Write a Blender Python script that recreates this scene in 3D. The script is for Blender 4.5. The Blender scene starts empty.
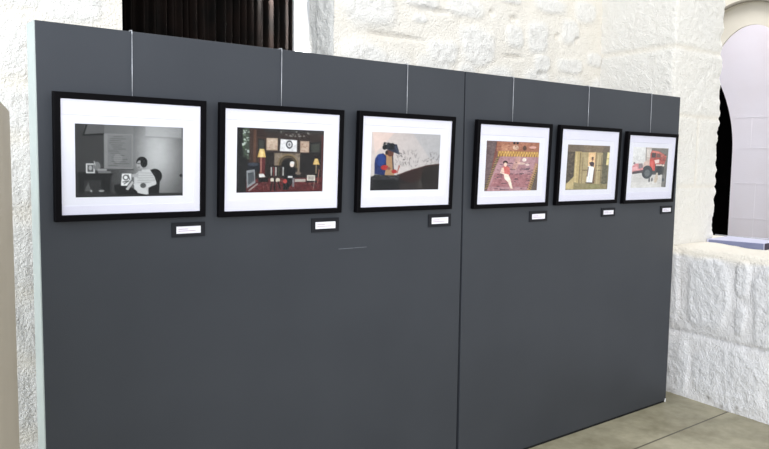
import bpy, bmesh, math, random
import numpy as np
from mathutils import Vector, Matrix, noise

scene = bpy.context.scene
col = scene.collection
random.seed(4)

# ------------------------------------------------------------------ helpers
def lin(c):
    return tuple(((x / 255) / 12.92 if x / 255 <= .04045 else ((x / 255 + .055) / 1.055) ** 2.4) for x in c)

def new_mat(name, rgb, rough=.8, spec=.3):
    m = bpy.data.materials.new(name); m.use_nodes = True
    b = m.node_tree.nodes['Principled BSDF']
    b.inputs['Base Color'].default_value = (*lin(rgb), 1)
    b.inputs['Roughness'].default_value = rough
    b.inputs['Specular IOR Level'].default_value = spec
    return m

def vary(m, rgb2, scale=3.0, detail=5, lo=.35, hi=.65, bump=0, bscale=60, rough=None):
    """procedural mottling between the base colour and rgb2, plus a fine bump"""
    nt = m.node_tree; N = nt.nodes; L = nt.links; b = N['Principled BSDF']
    tc = N.new('ShaderNodeTexCoord')
    nz = N.new('ShaderNodeTexNoise'); nz.inputs['Scale'].default_value = scale; nz.inputs['Detail'].default_value = detail
    L.new(tc.outputs['Object'], nz.inputs['Vector'])
    r = N.new('ShaderNodeMapRange'); r.inputs['From Min'].default_value = lo; r.inputs['From Max'].default_value = hi
    L.new(nz.outputs['Fac'], r.inputs['Value'])
    mx = N.new('ShaderNodeMix'); mx.data_type = 'RGBA'
    mx.inputs['A'].default_value = b.inputs['Base Color'].default_value[:]
    mx.inputs['B'].default_value = (*lin(rgb2), 1)
    L.new(r.outputs['Result'], mx.inputs['Factor']); L.new(mx.outputs['Result'], b.inputs['Base Color'])
    if bump:
        n2 = N.new('ShaderNodeTexNoise'); n2.inputs['Scale'].default_value = bscale; n2.inputs['Detail'].default_value = 4
        L.new(tc.outputs['Object'], n2.inputs['Vector'])
        bp = N.new('ShaderNodeBump'); bp.inputs['Strength'].default_value = bump; bp.inputs['Distance'].default_value = .01
        L.new(n2.outputs['Fac'], bp.inputs['Height']); L.new(bp.outputs['Normal'], b.inputs['Normal'])
    return m

def attr_color(m, name='col'):
    nt = m.node_tree; a = nt.nodes.new('ShaderNodeAttribute'); a.attribute_name = name
    nt.links.new(a.outputs['Color'], nt.nodes['Principled BSDF'].inputs['Base Color'])
    return m

class MB:
    """collects shapes and links them as ONE mesh object"""
    def __init__(s): s.v = []; s.f = []
    def add(s, vs, fs):
        o = len(s.v); s.v += [tuple(v) for v in vs]; s.f += [tuple(i + o for i in f) for f in fs]; return s
    def box(s, x0, x1, y0, y1, z0, z1):
        v = [(x, y, z) for z in (z0, z1) for y in (y0, y1) for x in (x0, x1)]
        return s.add(v, [(0, 2, 3, 1), (4, 5, 7, 6), (0, 1, 5, 4), (2, 6, 7, 3), (0, 4, 6, 2), (1, 3, 7, 5)])
    def prism(s, pts, z0, z1):
        n = len(pts)
        v = [(x, y, z0) for x, y in pts] + [(x, y, z1) for x, y in pts]
        f = [tuple(range(n - 1, -1, -1)), tuple(range(n, 2 * n))] + [(i, (i + 1) % n, n + (i + 1) % n, n + i) for i in range(n)]
        return s.add(v, f)
    def tube(s, path, r, n=8):
        path = [Vector(p) for p in path]; rings = []
        for i, p in enumerate(path):
            d = (path[min(i + 1, len(path) - 1)] - path[max(i - 1, 0)]).normalized()
            a = d.orthogonal().normalized() if i == 0 else (pa - d * pa.dot(d)).normalized()
            pa = a; b = d.cross(a)
            rings.append([p + r * (math.cos(t) * a + math.sin(t) * b) for t in [2 * math.pi * k / n for k in range(n)]])
        v = [q for ring in rings for q in ring]; f = []
        for i in range(len(path) - 1):
            for k in range(n):
                f.append((i * n + k, i * n + (k + 1) % n, (i + 1) * n + (k + 1) % n, (i + 1) * n + k))
        f += [tuple(range(n - 1, -1, -1)), tuple((len(path) - 1) * n + k for k in range(n))]
        return s.add(v, f)
    def build(s, name, mat, parent=None, bevel=0, smooth=False, segs=2):
        me = bpy.data.meshes.new(name); me.from_pydata(s.v, [], s.f)
        bm = bmesh.new(); bm.from_mesh(me)
        bmesh.ops.recalc_face_normals(bm, faces=bm.faces)
        if bevel:
            bmesh.ops.bevel(bm, geom=[e for e in bm.edges if e.calc_face_angle(0) > .5], offset=bevel, segments=segs, affect='EDGES', profile=.5)
        bm.to_mesh(me); bm.free()
        for p in me.polygons: p.use_smooth = smooth
        me.materials.append(mat)
        o = bpy.data.objects.new(name, me); col.objects.link(o)
        if parent: o.parent = parent
        return o

def empty(name, loc=(0, 0, 0), rot=(0, 0, 0)):
    o = bpy.data.objects.new(name, None); col.objects.link(o); o.location = loc; o.rotation_euler = rot
    o.empty_display_size = .1
    return o
def tag(o, label, cat, group=None):
    o['label'] = label; o['category'] = cat
    if group: o['group'] = group
    return o
def struct(o): o['kind'] = 'structure'; return o

# ------------------------------------------------------------------ materials
M = {}
M['panel'] = vary(new_mat('panel_laminate', (60, 63, 69), .42, .3), (56, 59, 65), 2.2, 3, .3, .7, .06, 240)
M['cap'] = vary(new_mat('panel_edge_paint', (190, 198, 196), .6, .3), (182, 190, 188), 6)
M['gap_shade'] = vary(new_mat('dark_gap_shade', (10, 10, 11), .9), (30, 30, 30), 20)  # near-black stand-in for the shadow gap under the panels
M['white_plastic'] = vary(new_mat('white_plastic', (225, 225, 225), .5), (215, 215, 215), 20)
M['frame'] = vary(new_mat('black_frame_wood', (8, 7, 10), .6, .06), (10, 9, 12), 30, 3, .3, .7, .05, 150)
M['mat'] = vary(new_mat('mat_board', (236, 233, 247), .9, .1), (233, 230, 244), 15, 3, .3, .7, .05, 300)
M['paper'] = vary(new_mat('print_paper', (240, 238, 247), .8, .2), (237, 235, 244), 15)
M['back'] = vary(new_mat('backing_board', (120, 100, 78), .9), (110, 92, 70), 20)
M['plate'] = vary(new_mat('slate_caption_board', (30, 31, 36), .6, .2), (34, 35, 40), 30)
M['wire'] = vary(new_mat('steel_wire', (200, 202, 208), .35, .5), (180, 182, 190), 90)
M['wire'].node_tree.nodes['Principled BSDF'].inputs['Metallic'].default_value = .4
M['card'] = vary(new_mat('caption_card', (238, 236, 246), .9, .1), (235, 233, 243), 30)
M['ink'] = vary(new_mat('caption_ink', (170, 140, 160), .9, .1), (160, 130, 150), 60)
M['scuff'] = vary(new_mat('scuff_mark', (122, 126, 134), .7, .1), (108, 112, 120), 60)
M['curtain'] = vary(new_mat('black_curtain_cloth', (10, 8, 7), .85, .12), (24, 16, 13), 7, 4, .35, .65, .1, 300)
M['dark'] = vary(new_mat('unlit_room_dark', (8, 8, 9), .95, .05), (12, 11, 12), 5)  # near-black walls: the darkness of the unlit rooms is put into the colour
M['plaster'] = vary(new_mat('white_plaster', (246, 246, 246), .9, .1), (240, 240, 241), 4, 4, .35, .65, .15, 40)
M['lavender'] = vary(new_mat('pale_lavender_plaster', (224, 221, 231), .9, .1), (222, 218, 227), 3, 4, .35, .65, .12, 60)
M['vault'] = vary(new_mat('beige_vault_plaster', (212, 206, 194), .9, .1), (203, 197, 185), 3, 4, .35, .65, .2, 40)
M['slab'] = vary(new_mat('blue_grey_slab', (204, 204, 226), .5, .3), (196, 197, 219), 6)
M['slab_shade'] = vary(new_mat('blue_grey_slab_shaded', (122, 127, 156), .6, .2), (114, 119, 148), 6)  # darker copy of the slab colour: shade painted onto its front face
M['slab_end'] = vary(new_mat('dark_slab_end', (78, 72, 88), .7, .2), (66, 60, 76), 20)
M['plinth'] = vary(new_mat('beige_plinth_paint', (192, 183, 168), .6, .25), (186, 177, 162), 3)

# painted stone: the limewash colour comes with the stone pattern (stone / peach mortar / dirt)
st = attr_color(new_mat('limewashed_stone', (240, 238, 232), .92, .1))
nt = st.node_tree; N = nt.nodes; L = nt.links
tc = N.new('ShaderNodeTexCoord'); n2 = N.new('ShaderNodeTexNoise'); n2.inputs['Scale'].default_value = 75; n2.inputs['Detail'].default_value = 5
n2.inputs['Roughness'].default_value = .6
L.new(tc.outputs['Object'], n2.inputs['Vector'])
bp = N.new('ShaderNodeBump'); bp.inputs['Strength'].default_value = .9; bp.inputs['Distance'].default_value = .02
L.new(n2.outputs['Fac'], bp.inputs['Height']); L.new(bp.outputs['Normal'], N['Principled BSDF'].inputs['Normal'])
M['stone'] = st

# concrete floor with saw-cut joints running along the display panels
fl = new_mat('polished_concrete', (150, 145, 124), .45, .3)
nt = fl.node_tree; N = nt.nodes; L = nt.links; b = N['Principled BSDF']
tc = N.new('ShaderNodeTexCoord')
na = N.new('ShaderNodeTexNoise'); na.inputs['Scale'].default_value = 2.6; na.inputs['Detail'].default_value = 7; na.inputs['Roughness'].default_value = .65
nb = N.new('ShaderNodeTexNoise'); nb.inputs['Scale'].default_value = 14; nb.inputs['Detail'].default_value = 5
L.new(tc.outputs['Object'], na.inputs['Vector']); L.new(tc.outputs['Object'], nb.inputs['Vector'])
cr = N.new('ShaderNodeValToRGB')
e = cr.color_ramp.elements
e[0].position = .38; e[0].color = (*lin((134, 128, 104)), 1); e[1].position = .63; e[1].color = (*lin((182, 175, 150)), 1)
k = cr.color_ramp.elements.new(.5); k.color = (*lin((157, 151, 128)), 1)
L.new(na.outputs['Fac'], cr.inputs['Fac'])
mx = N.new('ShaderNodeMix'); mx.data_type = 'RGBA'; mx.inputs['Factor'].default_value = .3
cr2 = N.new('ShaderNodeValToRGB'); cr2.color_ramp.elements[0].color = (*lin((140, 134, 112)), 1); cr2.color_ramp.elements[1].color = (*lin((180, 172, 150)), 1)
cr2.color_ramp.elements[0].position = .35; cr2.color_ramp.elements[1].position = .65
L.new(nb.outputs['Fac'], cr2.inputs['Fac']); L.new(cr.outputs['Color'], mx.inputs['A']); L.new(cr2.outputs['Color'], mx.inputs['B'])
sx = N.new('ShaderNodeSeparateXYZ'); L.new(tc.outputs['Object'], sx.inputs['Vector'])
ad = N.new('ShaderNodeMath'); ad.operation = 'ADD'; ad.inputs[1].default_value = .362 + 50 * 1.5; L.new(sx.outputs['Y'], ad.inputs[0])
md = N.new('ShaderNodeMath'); md.operation = 'PINGPONG'; md.inputs[1].default_value = .75; L.new(ad.outputs[0], md.inputs[0])
lt = N.new('ShaderNodeMath'); lt.operation = 'LESS_THAN'; lt.inputs[1].default_value = .006; L.new(md.outputs[0], lt.inputs[0])
mj = N.new('ShaderNodeMix'); mj.data_type = 'RGBA'; mj.inputs['B'].default_value = (*lin((92, 87, 74)), 1)
L.new(lt.outputs[0], mj.inputs['Factor']); L.new(mx.outputs['Result'], mj.inputs['A']); L.new(mj.outputs['Result'], b.inputs['Base Color'])
M['floor'] = fl

# picture glass
gl = bpy.data.materials.new('picture_glass'); gl.use_nodes = True
nt = gl.node_tree; N = nt.nodes; L = nt.links; N.clear()
out = N.new('ShaderNodeOutputMaterial'); tr = N.new('ShaderNodeBsdfTransparent'); gs = N.new('ShaderNodeBsdfGlossy')
tr.inputs['Color'].default_value = (.97, .975, .98, 1)
gs.inputs['Roughness'].default_value = .03; fr = N.new('ShaderNodeFresnel'); fr.inputs['IOR'].default_value = 1.4
ge = N.new('ShaderNodeNewGeometry'); iv = N.new('ShaderNodeMath'); iv.operation = 'SUBTRACT'; iv.inputs[0].default_value = 1; L.new(ge.outputs['Backfacing'], iv.inputs[1])
fm = N.new('ShaderNodeMath'); fm.operation = 'MULTIPLY'; L.new(fr.outputs[0], fm.inputs[0]); L.new(iv.outputs[0], fm.inputs[1])      # only the outer face of the pane mirrors
ms = N.new('ShaderNodeMixShader'); L.new(fm.outputs[0], ms.inputs[0]); L.new(tr.outputs[0], ms.inputs[1]); L.new(gs.outputs[0], ms.inputs[2])
L.new(ms.outputs[0], out.inputs['Surface'])
M['glass'] = gl
M['print'] = attr_color(new_mat('photographic_print', (128, 128, 128), .6, .2))

# ------------------------------------------------------------------ stone surfaces
C_STONE = np.array(lin((247, 245, 241))); C_MORTAR = np.array(lin((247, 241, 230))); C_DIRT = np.array(lin((172, 166, 158)))

def nz(x, y, z=0.0, s=1.0): return noise.noise(Vector((x * s, y * s, z * s + 7.3)))
def rough_h(a, b, seed, amp):
    """the hammered face of a rubble stone"""
    return amp * (nz(a, b, seed, 9) * .14 + nz(a, b, seed + 3, 22) * .15 + nz(a, b, seed + 5, 42) * .26 + nz(a, b, seed + 8, 75) * .24)

def ell_stone(a, b, c):
    """signed inside-ness of a rounded stone, >0 inside; c = (ca, cb, ra, rb)"""
    da = abs(a - c[0]) / c[2]; db = abs(b - c[1]) / c[3]
    w = .22 * nz(a, b, c[0], 7)
    return 1 - (da ** 3 + db ** 3) ** (1 / 3) + w

def courses(z0, z1, a0, a1, hmin, hmax, wmin, wmax, seed):
    """irregular courses of blocks as (ca, cb, ra, rb)"""
    r = random.Random(seed); outp = []; z = z0
    while z < z1:
        h = r.uniform(hmin, hmax); a = a0 - r.uniform(0, wmax)
        while a < a1:
            w = r.uniform(wmin, wmax)
            outp.append((a + w / 2, z + h / 2 + r.uniform(-.02, .02), w / 2 - .008, h / 2 - .01)); a += w
        z += h
    return outp

def grid_surface(V, F, C, us, vs, pt, nrm, hfun, keep=None):
    o = len(V); nu, nv = len(us), len(vs)
    for v in vs:
        for u in us:
            h, c = hfun(u, v); p = pt(u, v); n = nrm(u, v)
            V.append((p[0] + n[0] * h, p[1] + n[1] * h, p[2] + n[2] * h)); C.append(c)
    for j in range(nv - 1):
        for i in range(nu - 1):
            if keep and not keep((us[i] + us[i + 1]) / 2, (vs[j] + vs[j + 1]) / 2): continue
            a = o + j * nu + i; F.append((a, a + 1, a + nu + 1, a + nu))

def mesh_col(name, V, F, C, mat, flip=False):
    me = bpy.data.meshes.new(name); me.from_pydata(V, [], [f[::-1] for f in F] if flip else F)
    at = me.color_attributes.new('col', 'FLOAT_COLOR', 'POINT')
    arr = np.ones((len(V), 4), np.float32); arr[:, :3] = np.array(C, np.float32)
    at.data.foreach_set('color', arr.ravel())
    me.materials.append(mat)
    for p in me.polygons: p.use_smooth = True
    o = bpy.data.objects.new(name, me); col.objects.link(o); return o

def span(*segs):
    """coordinates: (start, end, step) segments joined"""
    r = []
    for a, b, s in segs:
        n = max(1, round(abs(b - a) / s)); r += list(np.linspace(a, b, n, endpoint=False))
    return r + [segs[-1][1]]
def sstep(x, a, b):
    t = min(1, max(0, (x - a) / (b - a))); return t * t * (3 - 2 * t)

# ---- back wall (plane y = YB), doorway hung with a curtain
YB = .884
D0, D1, DT = .587, 1.80, 3.2
BACK = [(2.963, 2.423, .187, .145), (2.848, 2.661, .181, .065), (3.331, 2.533, .097, .093), (3.586, 2.548, .125, .126), (3.629, 2.373, .092, .075),
        (3.701, 2.793, .198, .062), (3.938, 2.641, .118, .111), (3.953, 2.379, .154, .065), (4.118, 2.804, .148, .096), (4.245, 2.454, .100, .061),
        (3.299, 2.777, .117, .028), (2.456, 2.646, .155, .041), (2.450, 2.540, .065, .028), (2.659, 2.357, .155, .087)]
QUOIN = [(2.055, 2.62, .222, .205), (2.03, 2.20, .2, .18), (2.08, 1.75, .25, .22), (2.03, 1.3, .2, .2)]
LEFTS = [(.36, 2.33, .15, .085), (.06, 2.13, .13, .15), (.16, 2.36, .16, .06), (-.2, 2.45, .19, .16), (.30, 2.10, .11, .13), (-.25, 2.1, .16, .16),
         (.13, 1.845, .24, .105), (.13, 1.56, .24, .15), (.12, 1.2, .26, .17), (.13, .86, .26, .14), (.13, .52, .26, .16), (.13, .2, .26, .14)]
GEN_B = courses(0, 2.0, 2.3, 4.4, .2, .36, .22, .5, 3) + courses(2.92, 4.0, 1.9, 4.4, .2, .34, .22, .5, 5) \
    + courses(0, 4.0, -2.6, -.45, .22, .4, .25, .6, 9) + courses(2.65, 4.0, -.4, .48, .22, .34, .22, .45, 12)
ALLB = [(c, .014, .024) for c in BACK] + [(c, .024, .022) for c in QUOIN] + [(c, .009, .030) for c in LEFTS] + [(c, .010, .026) for c in GEN_B]
SLOTS = [(3.337, 2.390, .129, .014), (2.28, 2.41, .22, .016), (2.55, 2.61, .16, .014), (3.33, 2.65, .05, .03), (3.10, 2.66, .03, .03), (3.80, 2.58, .03, .025), (4.02, 2.58, .03, .025), (3.62, 2.29, .05, .02)]

def h_back(a, z):
    best = -1; bs = None
    for c, ht, am in ALLB:
        if abs(a - c[0]) > c[2] * 1.5 + .05 or abs(z - c[1]) > c[3] * 1.5 + .05: continue
        s = ell_stone(a, z, c)
        if s > best: best = s; bs = (c, ht, am)
    h = .006 * nz(a, z, 1, 5) + .004 * nz(a, z, 2, 25); t = 1.0
    if bs:
        k = sstep(best, -.1, .38); h += k * (bs[1] + rough_h(a, z, bs[0][0] * 3, bs[2])); t = 1 - k
    for c in SLOTS:
        s = ell_stone(a, z, c); k = sstep(s, -.2, .6); h -= .030 * k
    edge = min(abs(a - D0), abs(a - D1))
    if z < DT and edge < .10 and a < D0 + .01:              # dressed band down the left arris of the doorway
        h = h * .35
    t *= .75 + .25 * nz(a, z, 4, 3)
    c = C_STONE * (1 - t) + C_MORTAR * t
    d = max(0, nz(a, z, 9, 13)) * max(0, nz(a, z, 12, 30)) * (1 - t) * .7
    return h, c * (1 - d) + C_DIRT * d

V, F, C = [], [], []
us = span((-2.6, -.3, .06), (-.3, D0, .012), (D0, D1, .1), (D1, 4.40, .0125))
vs = span((0, 1.9, .03), (1.9, 2.95, .0125), (2.95, DT, .06), (DT, 4.0, .06))
grid_surface(V, F, C, us, vs, lambda u, v: (u, YB, v), lambda u, v: (0, -1, 0), h_back, lambda u, v: not (D0 < u < D1 and v < DT))
# rough stone jambs of that doorway: right one faces -x, left one faces +x, and the lintel
jd = span((0, .26, .013))
def h_jamb(a, z):
    h = .012 + rough_h(a + 5, z, 2.5, .030) if a < .17 else .004 + rough_h(a + 5, z, 2.5, .016)
    h0, _ = (0, 0)
    return h * sstep(a, -.01, .04), C_STONE * .97
grid_surface(V, F, C, jd, vs, lambda u, v: (D1, YB + u, v), lambda u, v: (-1, 0, 0), h_jamb, lambda u, v: v < DT)
grid_surface(V, F, C, jd[::-1], vs, lambda u, v: (D0, YB + u, v), lambda u, v: (1, 0, 0), lambda a, z: (.2 * h_jamb(a, z)[0], C_STONE * .97), lambda u, v: v < DT)
grid_surface(V, F, C, span((D0, D1, .04)), jd, lambda u, v: (u, YB + v, DT), lambda u, v: (0, 0, -1), lambda a, z: (0, C_STONE))
struct(mesh_col('wall_back', V, F, C, M['stone']))

# plastered reveal behind the stone jamb, with a dark room closed off by the curtain
m = MB(); m.box(1.86, 2.0, YB + .26, 1.95, 0, 3.3).box(1.80, 1.86, YB + .27, YB + .30, 0, 3.3)
struct(m.build('trim_1', M['plaster']))
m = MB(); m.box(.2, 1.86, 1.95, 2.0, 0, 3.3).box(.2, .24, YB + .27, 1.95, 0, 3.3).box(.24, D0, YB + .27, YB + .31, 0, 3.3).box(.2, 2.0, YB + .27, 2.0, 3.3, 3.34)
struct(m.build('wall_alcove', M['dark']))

# ---- right wall: runs from the back corner towards the camera; an embrasure opens in it
T = Vector((-.131, -.9914, 0)); NW = Vector((-.9914, .131, 0))          # along the wall, out into the room
P0 = Vector((4.226, 0, 0))
def wp(y): return P0 + T * (-y / .9914)
YC = .2; XJ = 4.89                                                       # embrasure corner, far end of its jamb
SILL = 1.062
RB = [(c, .014, .020) for c in ((.135, .78, .075, .26), (-.165, .77, .165, .275), (-.41, .92, .05, .135), (-.41, .62, .04, .1), (-.62, .75, .15, .29), (-.97, .75, .17, .29),
                              (-1.35, .75, .18, .29), (-1.75, .75, .18, .29), (.40, .78, .17, .27), (.7, .78, .13, .27))]
RB += [(c, .011, .020) for c in ((.09, .2, .14, .235), (-.35, .22, .28, .225), (-.95, .2, .3, .23), (-1.6, .2, .3, .23), (-2.25, .2, .3, .23), (.52, .2, .28, .22))]
def h_low(y, v):
    if v > SILL + .02:                                                   # the sill top, smooth lime plaster
        h = .006 * nz(y, v, 1, 6) + .004 * nz(y, v, 2, 18)
        return h - .03 * sstep(v, SILL + .2, SILL + .6) * sstep(.16 - y, 0, .34), C_MORTAR
    best = -1; bs = None
    for c, ht, am in RB:
        s = ell_stone(y, v, c)
        if s > best: best = s; bs = (c, ht, am)
    h = .006 * nz(y, v, 1, 5) + .004 * nz(y, v, 2, 25); t = 1.0
    if bs:
        k = sstep(best, -.05, .2); h += k * (bs[1] + rough_h(y, v, bs[0][0] * 3, bs[2])); t = 1 - k
    h -= .018 * math.exp(-((v - .462 - .01 * nz(y, 0, 0, 4)) / .016) ** 2)
    h *= 1 - sstep(v, SILL - .03, SILL + .02) * .7
    c = np.array(lin((250, 250, 253))) * (1 - t) + np.array(lin((251, 250, 252))) * t
    k = sstep(v, SILL - .09 + .05 * nz(y, 0, 3, 6), SILL - .02); c = c * (1 - k) + C_MORTAR * k
    d = .75 * math.exp(-((y - .12) / .05) ** 2) * sstep(.35 - v, 0, .3) * (.5 + .8 * nz(y, v, 3, 14))
    for sy, sv in ((-.43, .045), (-.21, .05), (-.31, .02)): d += .8 * math.exp(-((y - sy) ** 2 + (v - sv) ** 2) / .00018)
    d = min(.85, max(0, d)); return h, c * (1 - d) + C_DIRT * .8 * d
def p_low(y, v):
    w = wp(y)
    if v <= SILL - .07: return (w.x, w.y, v)
    if v < SILL + .07:                                                   # a worn, rounded edge
        a = (v - SILL + .07) / .14 * math.pi / 2; return (w.x + .07 * (1 - math.cos(a)), w.y, SILL - .07 + .07 * math.sin(a))
    return (w.x + (v - SILL), w.y, SILL)
def n_low(y, v):
    a = min(1, max(0, (v - SILL + .07) / .14)) * math.pi / 2
    return (NW.x * math.cos(a), NW.y * math.cos(a), math.sin(a))
V, F, C = [], [], []
ys = span((.90, .25, .03), (.25, -.75, .0115), (-.75, -2.6, .04))
grid_surface(V, F, C, ys, span((0, SILL - .08, .0115), (SILL - .08, SILL + .08, .007), (SILL + .08, SILL + 1.1, .02)), p_low, n_low, h_low)

# upper part: face down to the embrasure corner, then its jamb, as one unrolled strip
LF = (.90 - YC) / .9914; LJ = XJ - 4.252
def p_up(s, z):
    if s <= LF: w = wp(.90 - s * .9914); return (w.x, w.y, z)
    return (4.252 + s - LF, YC, z)
def n_up(s, z):
    a = sstep(s, LF - .03, LF + .03); n = NW * (1 - a) + Vector((0, -1, 0)) * a; n.normalize(); return n
UPF = [(LF * .49, 2.265, .36, .213), (LF * .5, 2.75, .36, .245), (LF * .5, 3.3, .36, .27), (LF * .5, 1.8, .36, .22), (LF * .5, 1.3, .36, .25), (LF * .5, 3.8, .36, .2)]
UPJ = [(LF + .35, 2.245, .37, .232), (LF + .35, 2.80, .37, .30), (LF + .17, 1.745, .17, .25), (LF + .53, 1.745, .17, .25), (LF + .36, 1.265, .36, .215), (LF + .35, 3.4, .36, .28), (LF + .35, 3.85, .36, .15)]
def h_up(s, z):
    cs = UPF if s < LF else UPJ
    da = 9; best = -1; am = .016
    for c in cs:
        e = min(c[2] - abs(s - c[0]), c[3] - abs(z - c[1])) + .006 * nz(s, z, 3, 9)
        if e > best: best = e
    k = sstep(best, -.012, .02)
    h = .004 * nz(s, z, 2, 20) + k * (.009 + rough_h(s, z, 4.4 if s < LF else 9.1, .019))
    e = LF + LJ - s
    h += .020 * nz(0, z, 8, 14) * sstep(s, LF + LJ - .10, LF + LJ)
    t = (1 - k) * .6 + (.45 if s > LF else .1) * (.7 + .5 * nz(s, z, 5, 3)); t = min(1, max(0, t))
    return h, C_STONE * (1 - t) + C_MORTAR * t
ss = span((0, LF - .04, .0125), (LF - .04, LF + .04, .006), (LF + .04, LF + LJ, .0125))
zs = span((SILL - .03, 2.0, .016), (2.0, 2.95, .012), (2.95, 4.0, .05))
grid_surface(V, F, C, ss, zs, p_up, n_up, h_up)
grid_surface(V, F, C, span((0, .6, .05)), zs, lambda u, v: (XJ, YC + u, v), lambda u, v: (1, 0, 0), lambda u, v: (.020 * nz(0, v, 8, 14), C_STONE))
# the wall carries on towards the camera past the embrasure, and over it
grid_surface(V, F, C, span((-2.0, -2.6, .03)), span((SILL - .03, 4.0, .04)), lambda u, v: (wp(u).x, wp(u).y, v), lambda u, v: NW, lambda u, v: (.01 + rough_h(u, v, 2, .03), C_STONE))
grid_surface(V, F, C, span((YC + .02, -2.0, .05)), span((3.55, 4.0, .05)), lambda u, v: (wp(u).x, wp(u).y, v), lambda u, v: NW, lambda u, v: (.008 * nz(u, v, 1, 8), C_STONE))
struct(mesh_col('wall_right', V, F, C, M['stone'], flip=True))

# ---- the space seen through the embrasure: an arch ring, a second arch, then a lavender wall with a dark doorway
def arch_wall(mb, x0, x1, yl, yr, cy, cz, r, ztop, n=40, rz=None):
    rz = rz or r
    """slab between x0 and x1 with a round-headed opening centred on cy; yl > yr"""
    pts = [(cy + r, 0)] + [(cy + r * math.cos(t), cz + rz * math.sin(t)) for t in [math.pi * k / n for k in range(n + 1)]] + [(cy - r, 0)]
    outer = [(yl, 0)] + [(yl + (yr - yl) * k / n, ztop) for k in range(n + 1)] + [(yr, 0)]
    k = len(pts); v = []
    for x in (x0, x1): v += [(x, a, b) for a, b in pts] + [(x, a, b) for a, b in outer]
    f = []
    for i in range(k - 1):
        f.append((i, i + 1, k + i + 1, k + i)); f.append((2 * k + i, 3 * k + i, 3 * k + i + 1, 2 * k + i + 1))
        f.append((i, 2 * k + i, 2 * k + i + 1, i + 1)); f.append((k + i, k + i + 1, 3 * k + i + 1, 3 * k + i))
    mb.add(v, f)
m = MB(); arch_wall(m, 6.90, 6.98, 2.4, -.8, 1.00, 2.70, .605, 4.0); arch_wall(m, 6.98, 7.00, 2.4, -.8, .995, 2.332, .46, 4.0, rz=.75)
struct(m.build('wall_vault', M['vault']))
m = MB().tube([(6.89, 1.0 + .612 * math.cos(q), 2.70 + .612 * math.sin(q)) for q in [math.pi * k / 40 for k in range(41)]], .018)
struct(m.build('arch_shade_line', vary(new_mat('grey_arch_shade', (140, 134, 124), .9, .1), (128, 122, 112), 6), smooth=True))  # grey tube stands in for the shadow line around the outer arch
def pointed(yc, w, zs, r, n=24):
    c = w - r; a1 = math.acos(min(1, (r - w) / r))
    right = [(yc - (c + r * math.cos(a1 * k / n)), zs + r * math.sin(a1 * k / n)) for k in range(n + 1)]
    return right, [(2 * yc - a, b) for a, b in right]
m = MB(); rgt, lft = pointed(1.95, .415, 1.80, 1.78)
yr, yl, zt, X2, X3 = -.8, 3.2, 4.2, 7.8, 8.0
n = len(rgt)
for x in (X2, X3):
    for prof, yo in ((rgt, yr), (lft, yl)):
        pr = [(prof[0][0], 0)] + prof
        v = [(x, a, b) for a, b in pr] + [(x, yo, 0)] + [(x, yo, b) for a, b in prof]
        kk = len(pr); m.add(v, [(i, i + 1, kk + i + 1, kk + i) for i in range(kk - 1)])
    ap = rgt[-1][1]; m.add([(x, yr, ap), (x, yl, ap), (x, yl, zt), (x, yr, zt)], [(0, 1, 2, 3)])
for prof in (rgt, lft):
    pr = [(prof[0][0], 0)] + prof
    v = [(X2, a, b) for a, b in pr] + [(X3, a, b) for a, b in pr]; kk = len(pr)
    m.add(v, [(i, i + 1, kk + i + 1, kk + i) for i in range(kk - 1)])
me_l = m.build('wall_far', M['lavender']); struct(me_l)
# fine block joints scored in that wall
m = MB()
for z in (1.05, 1.45, 1.85, 2.2): m.box(7.797, 7.801, -.8, 1.5, z - .004, z + .004)
for z0, z1, yy in ((.8, 1.45, 1.25), (1.45, 1.85, 1.02), (1.85, 2.2, 1.33)): m.box(7.797, 7.801, yy - .004, yy + .004, z0, z1)
struct(m.build('trim_2', vary(new_mat('scored_joint', (230, 227, 236), .9, .1), (226, 223, 232), 4)))
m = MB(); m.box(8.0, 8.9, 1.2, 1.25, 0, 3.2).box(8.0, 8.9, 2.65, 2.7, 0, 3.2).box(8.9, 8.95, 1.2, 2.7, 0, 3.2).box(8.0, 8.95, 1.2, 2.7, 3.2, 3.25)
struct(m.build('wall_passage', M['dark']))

# ---- floor
m = MB(); m.box(-4.5, 9.5, -5.5, 3.5, -.1, 0)
struct(m.build('floor', M['floor']))

# ------------------------------------------------------------------ display panels
H, W = 2.1, 2.005
def board(x0, x1): return MB().box(x0, x1, 0, .105, .014, H)
t = tag(empty('display_panel', (0, 0, 0)), 'left dark grey exhibition panel, carrying three pictures and a faint white scuff', 'display panel')
board(.004, W - .003).build('board', M['panel'], t, .0015)
o = MB().box(0, .004, .0025, .103, .014, H).build('edge_cap', M['cap'], t); o['label'] = 'pale edge cap'
MB().box(.01, W - .012, .003, .1, 0, .014).build('gap_shade_strip', M['gap_shade'], t)  # dark filler drawn in place of the shadow gap below the board
m = MB(); m.box(1.243, 1.325, -.0006, .0005, 1.2462, 1.2482).box(1.329, 1.401, -.0006, .0005, 1.2465, 1.2482)
o = m.build('scuff_mark', M['scuff'], t); o['label'] = 'thin pale scuff'
t = tag(empty('display_panel', (W, 0, 0)), 'right dark grey exhibition panel, its far end close to the stone wall', 'display panel')
m = MB().box(.003, W, 0, .105, .014, H); m.v = [((.0165 if q[2] < 1 else .0045) if q[0] < .01 else q[0], q[1], q[2]) for q in m.v]
m.build('board', M['panel'], t, .0015)
MB().box(.02, W - .01, .003, .1, 0, .014).build('gap_shade_strip', M['gap_shade'], t)
o = MB().box(W - .013, W - .001, -.004, .03, 0, .026).build('corner_foot', M['white_plastic'], t, .003); o['label'] = 'small white corner foot'

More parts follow.
